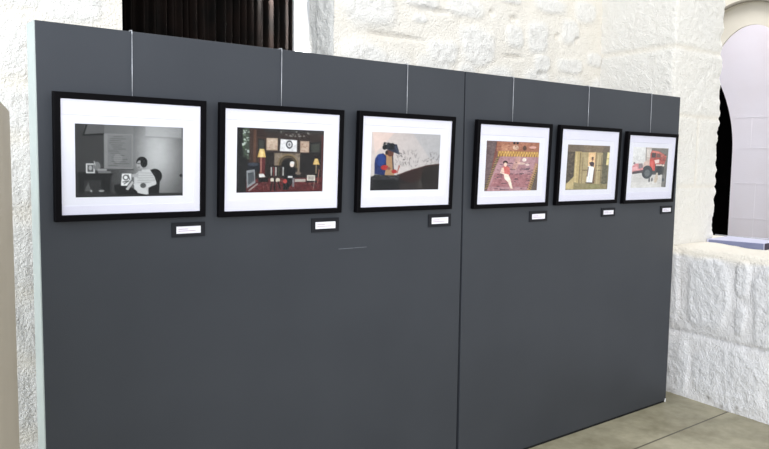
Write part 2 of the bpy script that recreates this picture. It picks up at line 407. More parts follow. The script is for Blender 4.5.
# ------------------------------------------------------------------ the photographs: painted on a vertex grid
class Canvas:
    def __init__(s, w, h, bounds):
        s.w, s.h = w, h; x0, y0, x1, y1 = bounds
        s.X, s.Y = np.meshgrid(np.linspace(x0, x1, w), np.linspace(y0, y1, h)); s.u = (s.X - x0) / (x1 - x0); s.v = (s.Y - y0) / (y1 - y0)
        s.soft = (x1 - x0) / w * 1.1; s.c = np.zeros((h, w, 3)); s.rng = np.random.default_rng(int(x0 + y1))
    def put(s, a, rgb, op=1):
        a = (np.clip(a, 0, 1) * op)[..., None]; s.c = s.c * (1 - a) + np.array(rgb, float) * a
    def fill(s, l, r, b=None):
        u = s.u[..., None]; s.c = np.array(l, float) * (1 - u) + np.array(r, float) * u
        if b is not None: v = s.v[..., None]; s.c = s.c * (1 - v) + np.array(b, float) * v
    def ell(s, cx, cy, rx, ry, rgb, op=1):
        d = np.sqrt(((s.X - cx) / rx) ** 2 + ((s.Y - cy) / ry) ** 2); s.put((1 - d) * min(rx, ry) / s.soft + .5, rgb, op)
    def poly(s, pts, rgb, op=1):
        d = np.full(s.X.shape, 1e9); ins = np.zeros(s.X.shape, bool); n = len(pts)
        for i in range(n):
            (ax, ay), (bx, by) = pts[i], pts[(i + 1) % n]
            ex, ey = bx - ax, by - ay; q = np.clip(((s.X - ax) * ex + (s.Y - ay) * ey) / (ex * ex + ey * ey + 1e-9), 0, 1)
            d = np.minimum(d, np.hypot(s.X - ax - q * ex, s.Y - ay - q * ey))
            c = ((ay > s.Y) != (by > s.Y)) & (s.X < (bx - ax) * (s.Y - ay) / ((by - ay) if by != ay else 1e-9) + ax); ins ^= c
        s.put(np.where(ins, d, -d) / s.soft + .5, rgb, op)
    def rect(s, x0, y0, x1, y1, rgb, op=1): s.poly([(x0, y0), (x1, y0), (x1, y1), (x0, y1)], rgb, op)
    def line(s, pts, wd, rgb, op=1):
        for (ax, ay), (bx, by) in zip(pts, pts[1:]):
            ex, ey = bx - ax, by - ay; q = np.clip(((s.X - ax) * ex + (s.Y - ay) * ey) / (ex * ex + ey * ey + 1e-9), 0, 1)
            s.put((wd - np.hypot(s.X - ax - q * ex, s.Y - ay - q * ey)) / s.soft + .5, rgb, op)
    def ring(s, cx, cy, rx, ry, wd, rgb, op=1):
        d = np.sqrt(((s.X - cx) / rx) ** 2 + ((s.Y - cy) / ry) ** 2); s.put((wd - abs(1 - d) * min(rx, ry)) / s.soft + .5, rgb, op)
    def speck(s, x0, y0, x1, y1, n, r0, r1, cols, op=.8):
        for _ in range(n):
            s.ell(s.rng.uniform(x0, x1), s.rng.uniform(y0, y1), s.rng.uniform(r0, r1), s.rng.uniform(r0, r1) * .7, cols[s.rng.integers(len(cols))], op)
    def grain(s, a): s.c = np.clip(s.c + s.rng.normal(0, a, s.X.shape)[..., None], 0, 255)
    def tone(s, gamma=1.0, sat=1.0, gain=1.0, mot=8, seed=0):
        """the film look: gamma, saturation, and blotches of tone at several sizes"""
        s.c = 255 * (np.clip(s.c, 0, 255) / 255) ** gamma * gain; l = s.c.mean(2, keepdims=True); s.c = l + (s.c - l) * sat
        rng = np.random.default_rng(seed + 5); tot = np.zeros(s.X.shape)
        for n, a in ((8, .5), (18, .8), (40, 1.0), (75, .8)):
            q = rng.normal(0, 1, (n + 2, n + 2)); iy = s.v * n; ix = s.u * n
            y0 = iy.astype(int); x0 = ix.astype(int); fy, fx = iy - y0, ix - x0
            tot += a * ((q[y0, x0] * (1 - fx) + q[y0, x0 + 1] * fx) * (1 - fy) + (q[y0 + 1, x0] * (1 - fx) + q[y0 + 1, x0 + 1] * fx) * fy)
        s.c = np.clip(s.c + mot * tot[..., None] * (.35 + s.c.mean(2, keepdims=True) / 255 * .65), 0, 255)
    def mesh(s, name, x0, x1, z0, z1, y, parent):
        w, h = s.w, s.h; xs = np.linspace(x0, x1, w); zz = np.linspace(z1, z0, h)
        V = [(a, y, b) for b in zz for a in xs]
        F = [(j * w + i, (j + 1) * w + i, (j + 1) * w + i + 1, j * w + i + 1) for j in range(h - 1) for i in range(w - 1)]
        c = s.c / 255; c = np.where(c <= .04045, c / 12.92, ((c + .055) / 1.055) ** 2.4).reshape(-1, 3)
        o = mesh_col(name, V, F, c, M['print']); o.parent = parent; return o
g = lambda x: (x, x, x)

def art_portrait():                                            # black and white: a woman seated in a leather armchair
    c = Canvas(180, 120, (30, 48, 568, 410)); c.fill(g(66), g(188))
    c.c = (62 + 128 * np.exp(-(((c.X - 430) / 150) ** 2 + ((c.Y - 190) / 260) ** 2)))[..., None] * np.ones(3)      # a wall brightest right of the sitter
    c.rect(30, 48, 165, 290, g(66), .5); c.rect(165, 48, 310, 100, g(128), .8); c.rect(370, 48, 560, 102, g(176), .6); c.line([(370, 102), (566, 104)], 3, g(140), .6)
    c.poly([(75, 50), (165, 50), (165, 95), (66, 106)], g(98)); c.line([(84, 52), (68, 104), (165, 95)], 4, g(18))
    c.rect(165, 92, 308, 272, g(140)); c.rect(182, 96, 300, 262, g(128)); c.line([(165, 270), (308, 272)], 3, g(80))
    for k in range(15):
        y = 106 + k * 10.4; a = c.rng.uniform(186, 215); c.line([(a, y), (a + c.rng.uniform(40, 80), y)], 1.6, g(88), .7)
    c.ell(232, 215, 22, 22, g(165), .35)
    c.rect(30, 290, 200, 400, g(48), .8); c.poly([(45, 284), (208, 290), (192, 322), (192, 388), (150, 388), (150, 325), (70, 325), (70, 388), (45, 388)], g(22)); c.rect(70, 325, 150, 385, g(52)); c.poly([(70, 380), (90, 335), (104, 380)], g(95)); c.ell(152, 379, 14, 6, g(150)); c.ell(103, 379, 5, 6, g(160))
    c.rect(79, 242, 121, 291, g(205)); c.rect(86, 249, 114, 284, g(88)); c.ell(100, 264, 8, 12, g(170)); c.ell(131, 255, 17, 22, g(125)); c.line([(118, 230), (122, 250)], 2, g(190)); c.rect(134, 268, 178, 280, g(150)); c.rect(136, 280, 198, 291, g(120))
    c.poly([(30, 388), (568, 396), (568, 410), (30, 410)], g(52))
    c.ell(418, 305, 38, 38, g(22)); c.poly([(400, 300), (446, 310), (440, 398), (380, 398)], g(22)); c.poly([(214, 352), (240, 345), (320, 372), (360, 400), (230, 400), (214, 375)], g(14)); c.ell(236, 368, 22, 22, g(16))
    c.poly([(312, 300), (345, 272), (392, 270), (418, 310), (428, 345), (384, 366), (386, 400), (345, 396), (312, 372)], g(196))
    for k in range(6): c.line([(330, 288 + k * 13), (418, 290 + k * 12)], 1.8, g(150), .6)
    c.poly([(308, 345), (345, 340), (380, 385), (378, 402), (330, 392)], g(205)); c.poly([(300, 296), (335, 290), (332, 312), (300, 310)], g(172)); c.ell(358, 354, 15, 13, g(92)); c.poly([(372, 345), (424, 330), (424, 350), (375, 366)], g(205))
    c.ell(352, 233, 28, 28, g(20)); c.ell(342, 248, 17, 24, g(168)); c.poly([(330, 262), (352, 268), (350, 280), (334, 280)], g(150)); c.ell(362, 236, 18, 24, g(22)); c.line([(330, 240), (340, 240)], 2, g(70)); c.line([(331, 259), (340, 259)], 1.5, g(90))
    c.poly([(252, 292), (298, 292), (298, 322), (276, 354), (246, 354)], g(228)); c.ring(270, 312, 12, 12, 3, g(100)); c.line([(256, 335), (285, 330), (262, 345)], 2.5, g(90)); c.line([(282, 300), (290, 322)], 3, g(110)); c.poly([(268, 372), (302, 330), (310, 338), (282, 378)], g(185))
    c.ell(560, 302, 10, 8, g(38)); c.tone(1.2, 1, 1.03, 2, 1); return c

def art_parlour():                                             # a dark panelled sitting room with two lamps and a seated figure
    c = Canvas(170, 120, (32, 42, 530, 412)); c.fill((46, 34, 30), (38, 29, 27))
    c.rect(32, 42, 88, 412, (26, 24, 24)); c.rect(62, 42, 100, 222, (70, 80, 66)); c.speck(64, 45, 98, 218, 46, 3, 8, [(190, 205, 190), (90, 120, 80), (40, 50, 40), (215, 225, 220)])
    c.rect(100, 42, 190, 250, (74, 50, 40)); c.line([(128, 60), (128, 230)], 8, (120, 78, 56), .7); c.rect(140, 42, 182, 90, (58, 38, 32))
    c.rect(190, 60, 520, 180, (62, 48, 43)); c.rect(180, 42, 530, 62, (58, 54, 52)); c.speck(270, 52, 440, 82, 26, 3, 8, [(150, 145, 140), (80, 76, 72)])
    c.poly([(146, 98), (184, 108), (184, 168), (146, 178)], (35, 32, 30)); c.poly([(150, 106), (178, 114), (178, 160), (150, 168)], (62, 64, 60))
    c.rect(192, 96, 256, 167, (192, 164, 138)); c.rect(198, 102, 250, 161, (206, 180, 156)); c.speck(200, 104, 250, 160, 24, 2, 6, [(180, 120, 105), (220, 200, 175)], .5)
    c.poly([(272, 100), (368, 104), (368, 176), (268, 174)], (228, 226, 228)); c.ring(323, 131, 16, 20, 4, (95, 95, 100)); c.ell(323, 131, 7, 9, (130, 130, 130)); c.line([(262, 174), (388, 178)], 4, (70, 55, 45))
    c.rect(387, 107, 441, 176, (186, 156, 134)); c.rect(393, 112, 436, 170, (202, 174, 150)); c.speck(394, 114, 435, 169, 18, 2, 5, [(170, 120, 100)], .5)
    c.poly([(446, 118), (514, 106), (514, 186), (446, 182)], (30, 28, 26)); c.poly([(454, 126), (506, 118), (506, 174), (454, 174)], (66, 68, 60))
    c.rect(238, 182, 390, 310, (138, 120, 100)); c.speck(240, 184, 388, 300, 60, 3, 8, [(168, 148, 124), (92, 78, 64), (120, 104, 86)], .7)
    c.ell(318, 250, 60, 62, (52, 44, 38)); c.ring(318, 250, 56, 58, 4, (168, 140, 92), .8); c.ring(318, 252, 44, 48, 4, (116, 96, 66), .8); c.ell(318, 262, 36, 44, (24, 21, 20)); c.rect(262, 268, 374, 320, (30, 25, 24), .8)
    c.poly([(388, 188), (484, 196), (480, 290), (386, 300)], (34, 28, 28)); c.poly([(515, 70), (530, 65), (530, 410), (515, 330)], (92, 44, 40))
    c.poly([(32, 335), (530, 325), (530, 412), (32, 412)], (104, 34, 36)); c.speck(90, 330, 528, 410, 150, 3, 8, [(140, 50, 46), (70, 26, 28), (150, 92, 80), (88, 30, 32)], .7)
    c.rect(155, 205, 186, 345, (108, 36, 40)); c.line([(164, 205), (164, 305)], 4, (190, 130, 110), .8); c.poly([(156, 160), (180, 160), (190, 208), (143, 208)], (232, 192, 104)); c.poly([(160, 162), (172, 162), (176, 206), (156, 206)], (248, 220, 150), .7)
    c.rect(90, 240, 158, 290, (26, 30, 40)); c.ell(120, 250, 30, 10, (90, 100, 118), .6); c.poly([(84, 286), (130, 278), (134, 356), (88, 388)], (146, 150, 154)); c.poly([(92, 300), (124, 294), (128, 345), (96, 368)], (84, 90, 96)); c.line([(100, 400), (145, 362)], 4, (165, 150, 145))
    c.poly([(152, 305), (178, 303), (190, 322), (156, 326)], (226, 226, 222)); c.rect(150, 326, 205, 352, (24, 20, 20))
    c.rect(212, 255, 282, 320, (40, 27, 26)); c.poly([(206, 318), (286, 318), (274, 332), (212, 332)], (54, 34, 30))
    for x, q in ((222, (225, 220, 215)), (236, (150, 50, 50)), (248, (230, 226, 222)), (264, (60, 78, 50)), (290, (225, 222, 220))): c.line([(x, 268), (x, 312)], 4, q, .75)
    c.ell(228, 340, 11, 12, (216, 205, 186)); c.ell(260, 341, 13, 13, (205, 192, 172)); c.line([(228, 352), (220, 400)], 4, (30, 22, 20)); c.line([(262, 352), (274, 392)], 4, (30, 22, 20)); c.line([(242, 335), (242, 398)], 5, (26, 20, 18))
    c.poly([(300, 275), (330, 258), (362, 268), (364, 315), (350, 350), (318, 400), (292, 400), (290, 350)], (18, 17, 21)); c.ell(341, 248, 13, 16, (236, 214, 200)); c.ell(342, 238, 13, 8, (226, 222, 220)); c.poly([(318, 316), (346, 318), (344, 328), (318, 328)], (224, 222, 222)); c.ell(302, 348, 12, 13, (196, 66, 60)); c.poly([(344, 325), (358, 330), (356, 385), (344, 380)], (128, 122, 126))
    c.rect(360, 335, 424, 352, (178, 168, 158)); c.ell(378, 300, 18, 8, (130, 112, 98)); c.rect(432, 312, 482, 346, (214, 206, 192)); c.rect(440, 318, 474, 340, (168, 160, 150)); c.rect(426, 346, 500, 356, (40, 28, 26))
    c.line([(487, 248), (487, 300)], 3, (150, 130, 96)); c.poly([(478, 212), (496, 212), (508, 248), (466, 248)], (228, 186, 100)); c.poly([(480, 214), (490, 214), (494, 246), (474, 246)], (246, 214, 140), .6); c.line([(505, 280), (498, 360)], 3, (160, 100, 84)); c.line([(478, 350), (474, 390)], 2, (150, 140, 130))
    c.rect(34, 210, 84, 410, (30, 29, 29)); c.tone(1.12, .75, 1, 9, 2); return c

def art_rider():                                               # a rider in a blue coat and plumed hat behind a brown horse
    c = Canvas(150, 120, (38, 36, 490, 416)); c.fill((216, 200, 194), (188, 184, 184), (204, 198, 196))
    c.poly([(300, 36), (490, 36), (490, 230), (420, 200)], (182, 182, 186), .5); c.poly([(45, 36), (180, 36), (60, 180)], (236, 208, 196), .5)
    for _ in range(110):
        x = c.rng.choice([c.rng.normal(235, 22), c.rng.normal(310, 32), c.rng.normal(430, 40)]); y = c.rng.uniform(155, 265)
        a = c.rng.uniform(-.9, .9); l = c.rng.uniform(6, 18); c.line([(x, y), (x + l * math.sin(a), y - l * math.cos(a))], 1.3, (112, 106, 106), .55)
    c.speck(215, 160, 250, 225, 9, 3, 7, [(90, 86, 86), (120, 114, 114)], .5); c.speck(375, 190, 480, 235, 16, 3, 6, [(120, 114, 114)], .4)
    c.poly([(205, 318), (262, 292), (350, 264), (405, 248), (490, 236), (490, 416), (205, 416)], (38, 20, 19)); c.poly([(215, 316), (262, 296), (350, 268), (380, 262), (360, 350), (300, 368), (240, 350)], (66, 34, 28)); c.line([(218, 312), (300, 282), (400, 252), (488, 240)], 4, (124, 84, 74), .6)
    for k in range(12): x = 300 + k * 15; c.line([(x, 275 - k), (x - 2, 330)], 2, (60, 28, 24), .5)
    c.poly([(372, 320), (392, 300), (388, 410), (364, 410)], (24, 17, 18)); c.poly([(300, 372), (366, 345), (384, 410), (215, 410), (220, 365)], (62, 52, 50)); c.ell(364, 380, 10, 24, (90, 86, 88), .5); c.poly([(384, 290), (484, 260), (480, 416), (392, 416)], (36, 22, 24))
    c.poly([(38, 330), (60, 318), (200, 316), (224, 350), (226, 416), (38, 416)], (30, 28, 32)); c.poly([(60, 312), (180, 312), (220, 330), (214, 348), (60, 346)], (58, 57, 61)); c.speck(60, 312, 215, 345, 24, 3, 9, [(60, 60, 64), (120, 118, 120)], .6); c.rect(38, 320, 62, 400, (90, 88, 90), .4)
    c.poly([(120, 178), (168, 186), (178, 260), (188, 318), (126, 316)], (186, 150, 112)); c.line([(172, 190), (180, 280)], 4, (90, 84, 92)); c.poly([(130, 170), (158, 178), (150, 200), (122, 190)], (196, 150, 110))
    c.poly([(84, 182), (112, 172), (132, 190), (134, 250), (126, 316), (62, 308), (60, 240), (64, 206)], (34, 58, 122)); c.ell(96, 216, 30, 40, (44, 84, 164), .8); c.line([(78, 200), (70, 290)], 3, (24, 48, 110), .7)
    c.ell(124, 266, 24, 17, (196, 56, 56)); c.ell(150, 272, 12, 9, (160, 100, 84)); c.ell(186, 292, 17, 13, (192, 56, 52)); c.line([(206, 300), (216, 262)], 4, (190, 120, 110)); c.ell(217, 258, 5, 9, (170, 110, 100))
    c.ell(157, 168, 22, 24, (118, 72, 58)); c.poly([(136, 150), (182, 150), (176, 190), (150, 192)], (126, 78, 62)); c.ell(134, 168, 9, 14, (70, 44, 38))
    c.poly([(118, 130), (150, 108), (198, 112), (218, 180), (176, 164), (140, 150)], (62, 70, 92)); c.poly([(150, 112), (176, 112), (182, 148), (146, 146)], (38, 40, 52)); c.speck(110, 106, 180, 142, 34, 5, 10, [(22, 26, 32), (36, 42, 50), (56, 64, 74)], .9); c.ell(120, 134, 14, 16, (28, 32, 38)); c.line([(186, 125), (212, 174)], 3, (100, 106, 124), .7)
    c.tone(1.35, .8, 1.07, 3, 3); return c

def art_carpet():                                              # a woman reclining on a big patterned carpet
    c = Canvas(150, 130, (40, 36, 430, 404)); c.fill((128, 84, 74), (158, 106, 92)); c.rect(40, 36, 112, 404, (104, 84, 84)); c.poly([(112, 36), (118, 36), (110, 240), (60, 380)], (128, 70, 60))
    c.rect(112, 40, 430, 108, (168, 104, 78)); c.poly([(150, 60), (250, 60), (240, 108), (150, 108)], (190, 128, 96), .7); c.ell(250, 80, 22, 18, (220, 190, 164), .8); c.ell(380, 74, 28, 10, (214, 160, 150), .8); c.ell(318, 82, 14, 18, (84, 60, 50), .9); c.speck(120, 44, 425, 104, 40, 3, 9, [(140, 80, 60), (206, 150, 110), (110, 60, 48)], .5)
    c.rect(230, 38, 246, 54, (20, 16, 18)); c.rect(254, 38, 270, 54, (20, 16, 18))
    c.rect(122, 108, 430, 150, (178, 128, 60)); 
    for k in range(16): x = 126 + k * 20; c.line([(x, 146), (x + 10, 112), (x + 20, 146)], 3, (224, 176, 86), .8); c.line([(x + 6, 148), (x + 12, 126)], 2, (110, 70, 40), .8)
    c.poly([(140, 148), (430, 148), (430, 404), (40, 404), (52, 380)], (172, 122, 126)); c.poly([(140, 148), (412, 150), (362, 400), (60, 400)], (180, 132, 138)); c.poly([(110, 270), (390, 280), (365, 380), (80, 370)], (160, 92, 96), .6); c.poly([(260, 145), (300, 145), (262, 250), (228, 240)], (206, 160, 140), .6)
    for _ in range(95):
        y = c.rng.uniform(190, 398); x = c.rng.uniform(150 - (y - 150) * .35, 400 - (y - 150) * .15); l = c.rng.uniform(6, 34); c.line([(x, y), (x + l, y + c.rng.uniform(-2, 2))], 2.2, [(72, 52, 66), (110, 88, 100), (200, 140, 140), (60, 42, 54)][c.rng.integers(4)], .9)
    c.poly([(428, 185), (430, 404), (362, 404)], (96, 80, 72))
    for k in range(13): y = 200 + k * 16; x = 418 - k * 4.2; c.line([(x - 10, y), (x + 12, y + 12)], 4, (206, 160, 76), .8)
    c.poly([(118, 150), (132, 150), (56, 400), (40, 400), (40, 370)], (84, 70, 66))
    for k in range(13): y = 160 + k * 18; x = 118 - k * 5.4; c.line([(x - 8, y + 8), (x + 10, y)], 4, (180, 140, 76), .7)
    c.poly([(160, 225), (190, 216), (214, 232), (218, 280), (196, 300), (160, 270)], (216, 108, 100)); c.poly([(152, 235), (168, 228), (176, 268), (156, 262)], (238, 204, 182)); c.poly([(170, 275), (206, 280), (226, 322), (244, 388), (228, 388), (206, 340), (180, 312)], (240, 216, 196)); c.ell(180, 192, 17, 13, (52, 30, 30)); c.ell(181, 208, 11, 16, (240, 200, 178)); c.line([(160, 240), (150, 268), (176, 276)], 5, (238, 204, 184))
    c.ell(320, 170, 16, 14, (244, 226, 214)); c.ell(300, 198, 30, 8, (226, 194, 176), .8); c.ell(345, 206, 16, 8, (236, 210, 196), .8); c.ell(276, 192, 12, 8, (220, 170, 150), .8); c.tone(1.0, .85, 1.05, 9, 4); return c

def art_arcade():                                              # a robed figure standing in the lit bay of a stone arcade
    c = Canvas(140, 130, (54, 30, 408, 404)); c.fill((150, 136, 104), (142, 130, 100)); c.rect(54, 30, 408, 92, (112, 98, 86), .85); c.poly([(200, 92), (340, 92), (360, 30), (180, 30)], (140, 122, 100), .7)
    c.rect(54, 90, 116, 345, (88, 78, 66)); c.speck(56, 95, 112, 330, 40, 4, 12, [(70, 62, 54), (110, 98, 82), (128, 112, 92)], .6)
    c.rect(115, 85, 168, 396, (186, 164, 114)); c.line([(128, 95), (128, 392)], 5, (208, 188, 138), .8); c.line([(160, 95), (160, 392)], 4, (122, 106, 78), .9); c.rect(168, 90, 350, 392, (174, 156, 116))
    c.line([(186, 240), (222, 240)], 3, (110, 94, 70)); c.line([(298, 200), (345, 200)], 3, (124, 108, 80)); c.line([(296, 240), (340, 240)], 3, (110, 94, 70)); c.line([(182, 130), (182, 385)], 3, (140, 122, 90)); c.line([(342, 110), (342, 380)], 4, (132, 116, 88)); c.line([(310, 110), (310, 380)], 3, (196, 178, 138))
    c.poly([(226, 92), (288, 86), (288, 215), (228, 225)], (232, 194, 146)); c.rect(228, 225, 290, 352, (120, 92, 70)); c.rect(286, 86, 298, 340, (154, 130, 96))
    c.rect(350, 85, 400, 396, (108, 102, 82)); c.speck(352, 200, 400, 390, 30, 4, 10, [(88, 84, 70), (128, 122, 98)], .6); c.poly([(388, 85), (410, 85), (404, 196), (382, 194)], (224, 208, 150)); c.rect(388, 136, 408, 144, (170, 150, 110))
    c.poly([(54, 396), (54, 360), (116, 292), (118, 396)], (190, 170, 122)); c.poly([(118, 396), (118, 340), (170, 350), (400, 360), (396, 402), (54, 402)], (146, 134, 96)); c.ell(285, 376, 60, 14, (152, 148, 100), .8)
    c.poly([(228, 208), (262, 204), (280, 220), (272, 344), (222, 342), (224, 290)], (238, 238, 244)); c.line([(250, 225), (244, 340)], 3, (206, 206, 214), .8); c.poly([(236, 176), (262, 166), (280, 178), (276, 210), (250, 206)], (74, 58, 66)); c.ell(263, 146, 9, 15, (150, 104, 84)); c.ell(263, 134, 9, 6, (60, 46, 42)); c.line([(232, 215), (226, 290)], 4, (110, 84, 80)); c.line([(218, 346), (272, 350)], 4, (84, 70, 58)); c.tone(1.1, .85, 1.12, 7, 5); return c

def art_truck():                                               # a red fire engine with a small dog in front
    c = Canvas(140, 130, (40, 40, 386, 424)); c.fill((226, 224, 222), (206, 200, 194), (206, 200, 194)); c.poly([(215, 44), (388, 44), (388, 424), (352, 424), (352, 240), (215, 200)], (112, 106, 98)); c.poly([(160, 40), (215, 40), (205, 180), (160, 190)], (196, 178, 168)); c.line([(164, 44), (168, 160)], 5, (140, 130, 122), .8); c.rect(170, 60, 210, 130, (222, 210, 200), .7)
    c.poly([(60, 300), (372, 300), (372, 424), (40, 424)], (202, 196, 190)); c.poly([(40, 372), (300, 372), (300, 424), (40, 424)], (212, 206, 200)); c.rect(340, 240, 386, 420, (96, 92, 86), .8)
    c.poly([(206, 96), (222, 66), (300, 78), (365, 112), (368, 150), (350, 216), (270, 220), (240, 170), (208, 150)], (188, 72, 62)); c.poly([(222, 68), (300, 80), (300, 96), (222, 88)], (226, 110, 96)); c.rect(220, 90, 262, 136, (78, 62, 62)); c.rect(270, 96, 308, 134, (110, 78, 72)); c.line([(300, 92), (366, 122)], 6, (216, 100, 84)); c.line([(300, 150), (362, 160)], 6, (150, 58, 52)); c.speck(280, 100, 362, 210, 30, 4, 10, [(150, 60, 54), (216, 120, 104), (90, 60, 56)], .6)
    c.rect(232, 200, 352, 300, (60, 58, 58), .9); c.ell(344, 210, 11, 10, (230, 210, 190)); c.rect(268, 200, 330, 214, (226, 200, 186)); c.poly([(252, 160), (300, 152), (300, 186), (262, 194)], (232, 200, 190))
    c.poly([(142, 220), (150, 182), (206, 150), (214, 206), (160, 246)], (214, 176, 160)); c.poly([(204, 146), (250, 164), (262, 210), (262, 262), (218, 264), (206, 212)], (226, 66, 56)); c.poly([(212, 172), (240, 176), (246, 240), (222, 246)], (240, 92, 78), .8)
    c.ell(188, 276, 54, 64, (60, 66, 70)); c.ell(188, 284, 26, 34, (92, 98, 100)); c.ell(306, 262, 34, 44, (50, 52, 54))
    c.poly([(40, 222), (66, 196), (130, 192), (146, 226), (146, 270), (42, 290)], (222, 128, 130)); c.poly([(98, 196), (136, 192), (144, 232), (104, 244)], (134, 120, 122)); c.poly([(44, 272), (146, 254), (146, 282), (44, 296)], (74, 62, 66)); c.ell(58, 192, 10, 10, (120, 104, 110)); c.poly([(44, 232), (90, 222), (92, 250), (44, 262)], (236, 160, 164))
    c.ell(214, 352, 8, 22, (84, 84, 84)); c.ell(240, 348, 9, 18, (100, 98, 96)); c.poly([(276, 300), (294, 300), (300, 340), (286, 378), (264, 376), (262, 350)], (196, 174, 146)); c.ell(287, 294, 11, 14, (206, 186, 160)); c.ell(355, 350, 12, 18, (70, 74, 80)); c.tone(.9, .75, 1.06, 6, 6); return c

# ------------------------------------------------------------------ framed photographs
FT, FB = .026, .0225                       # depth and face width of the moulding
def ring_mesh(w, h, d, fw):
    """mitred moulding: flat back at y=0, face at y=-d, rebate lip inside; origin at bottom centre"""
    prof = [(0, 0), (0, -d + .002), (.002, -d), (fw - .003, -d), (fw, -d + .004), (fw, 0)]
    m = MB(); cs = [(-w / 2, 0, 1, 1), (w / 2, 0, -1, 1), (w / 2, h, -1, -1), (-w / 2, h, 1, -1)]; v = []; n = len(prof)
    for x, z, sx_, sz_ in cs: v += [(x + sx_ * a, y, z + sz_ * a) for a, y in prof]
    f = [(k * n + i, k * n + (i + 1) % n, ((k + 1) % 4) * n + (i + 1) % n, ((k + 1) % 4) * n + i) for k in range(4) for i in range(n)]
    return m.add(v, f)
me_ring = None
TILT = math.radians(2.1)
def picture(x0, x1, zb, FH, art, print_rect, label, part_label):
    xc = (x0 + x1) / 2; w = x1 - x0
    t = tag(empty('framed_photograph', (xc, -.002, zb), (TILT, 0, 0)), label, 'framed picture', 'black framed photographs hung in a row on the grey panels')
    ring_mesh(w, FH, FT, FB).build('moulding', M['frame'], t)
    MB().box(-w / 2 + .004, w / 2 - .004, -.004, -.001, .004, FH - .004).build('backing_board', M['back'], t)
    iw, ih = w / 2 - FB + .002, FB - .002
    px0, px1, pz0, pz1 = print_rect; px0 -= xc; px1 -= xc; pz0 -= zb; pz1 -= zb
    ox = .045; a0, a1, b0, b1 = px0 - ox, px1 + ox, pz0 - .030, pz1 + .030       # window cut in the mat
    y0, y1 = -.0192, -.0180
    m = MB()
    outer = [(-iw, ih), (iw, ih), (iw, FH - ih), (-iw, FH - ih)]; inner = [(a0, b0), (a1, b0), (a1, b1), (a0, b1)]; bev = [(a0 + .002, b0 + .002), (a1 - .002, b0 + .002), (a1 - .002, b1 - .002), (a0 + .002, b1 - .002)]
    v = [(x, y0, z) for x, z in outer] + [(x, y0, z) for x, z in inner] + [(x, y1, z) for x, z in bev] + [(x, y1, z) for x, z in outer]
    f = []
    for a, b in ((0, 4), (4, 8), (8, 12), (12, 0)): f += [(a + i, a + (i + 1) % 4, b + (i + 1) % 4, b + i) for i in range(4)]
    m.add(v, f).build('mat_board', M['mat'], t)
    MB().box(a0 - .01, a1 + .01, -.0178, -.015, b0 - .01, b1 + .01).build('print_paper', M['paper'], t)
    o = art.mesh('photo_print', px0, px1, pz0, pz1, -.01795, t); o['label'] = part_label
    MB().box(-iw, iw, -.0225, -.0210, ih, FH - ih).build('glass', M['glass'], t)
    return t
PR = [(.047, .597, 1.4195, .446, art_portrait, (.116, .506, 1.503, 1.760), 'framed black and white photograph of a woman seated in an armchair', 'black and white photograph'),
      (.655, 1.240, 1.414, .451, art_parlour, (.730, 1.140, 1.510, 1.771), 'framed photograph of a dark red-carpeted sitting room with yellow lamps', 'dark colour photograph'),
      (1.323, 1.910, 1.411, .457, art_rider, (1.398, 1.817, 1.510, 1.777), 'framed photograph of a rider in blue coat and plumed hat', 'colour photograph with pale sky'),
      (2.064, 2.648, 1.406, .457, art_carpet, (2.139, 2.551, 1.496, 1.758), 'framed photograph of a woman on a huge patterned red carpet', 'reddish colour photograph'),
      (2.718, 3.302, 1.407, .456, art_arcade, (2.799, 3.200, 1.494, 1.755), 'framed photograph of a white-robed figure in a tan stone arcade', 'tan colour photograph'),
      (3.370, 3.940, 1.400, .450, art_truck, (3.444, 3.841, 1.499, 1.756), 'framed photograph of a red fire engine, hung last beside the stone wall', 'colour photograph with red vehicle')]
for x0, x1, zb, fh, art, pr, lab, pl in PR: picture(x0, x1, zb, fh, art(), pr, lab, pl)

SUB = ['black and white portrait', 'red-carpeted sitting room', 'rider in blue', 'woman on the carpet', 'tan stone arcade', 'red fire engine']
# hanging wires: a hook over the panel's top edge, then straight down to the back of each frame
for x, p, s in zip((.328, .948, 1.626, 2.360, 3.013, 3.664), PR, SUB):
    o = tag(empty('hanging_wire', (x, 0, H)), 'thin steel hanging wire over panel edge, holding the picture of the ' + s, 'wire', 'hanging wires above the pictures')
    zb = p[2] + p[3] - H - .012
    dx = -.003 - .011 * (x + .59) / 2.69                       # the frames hang a little aside of their hooks
    MB().tube([(0, -.0045, -.004), (dx * .5, -.011, zb * .5), (dx, -.0175, zb)], .0013).build('wire', M['wire'], o, smooth=True)
    hk = [(0, .108, -.03), (0, .1085, -.003), (0, .1065, .0028), (0, .1, .0035), (0, .003, .0035), (0, -.003, .002), (0, -.0045, -.004), (0, -.0045, -.012)]
    MB().tube(hk, .0018).build('hook', M['wire'], o, smooth=True)

# caption plates: a black square board with a white card on it
LB = [(.469, .604, 1.397, 1.341), (1.098, 1.241, 1.3905, 1.329), (1.775, 1.925, 1.3855, 1.322), (2.521, 2.670, 1.3775, 1.318), (3.180, 3.318, 1.376, 1.3235), (3.830, 3.967, 1.3715, 1.3195)]
for (a, b, z1, z0), s in zip(LB, SUB):
    w, h = b - a, z1 - z0
    o = tag(empty('caption_plate', ((a + b) / 2, 0, z0)), 'small black caption plate with white card below the picture of the ' + s, 'caption plate', 'caption plates under the pictures')
    MB().box(-w / 2, w / 2, -.0055, 0, 0, h).build('plate', M['plate'], o, .0006)
    c = MB().box(-w * .37, w * .36, -.0064, -.0054, h * .24, h * .73).build('card', M['card'], o); c['label'] = 'white caption card'
    for k, (q0, q1) in enumerate(((-.31, -.02), (-.31, .20))):
        MB().box(w * q0, w * q1, -.0067, -.0063, h * (.53 - .13 * k), h * (.56 - .13 * k)).build('text_line', M['ink'], o)

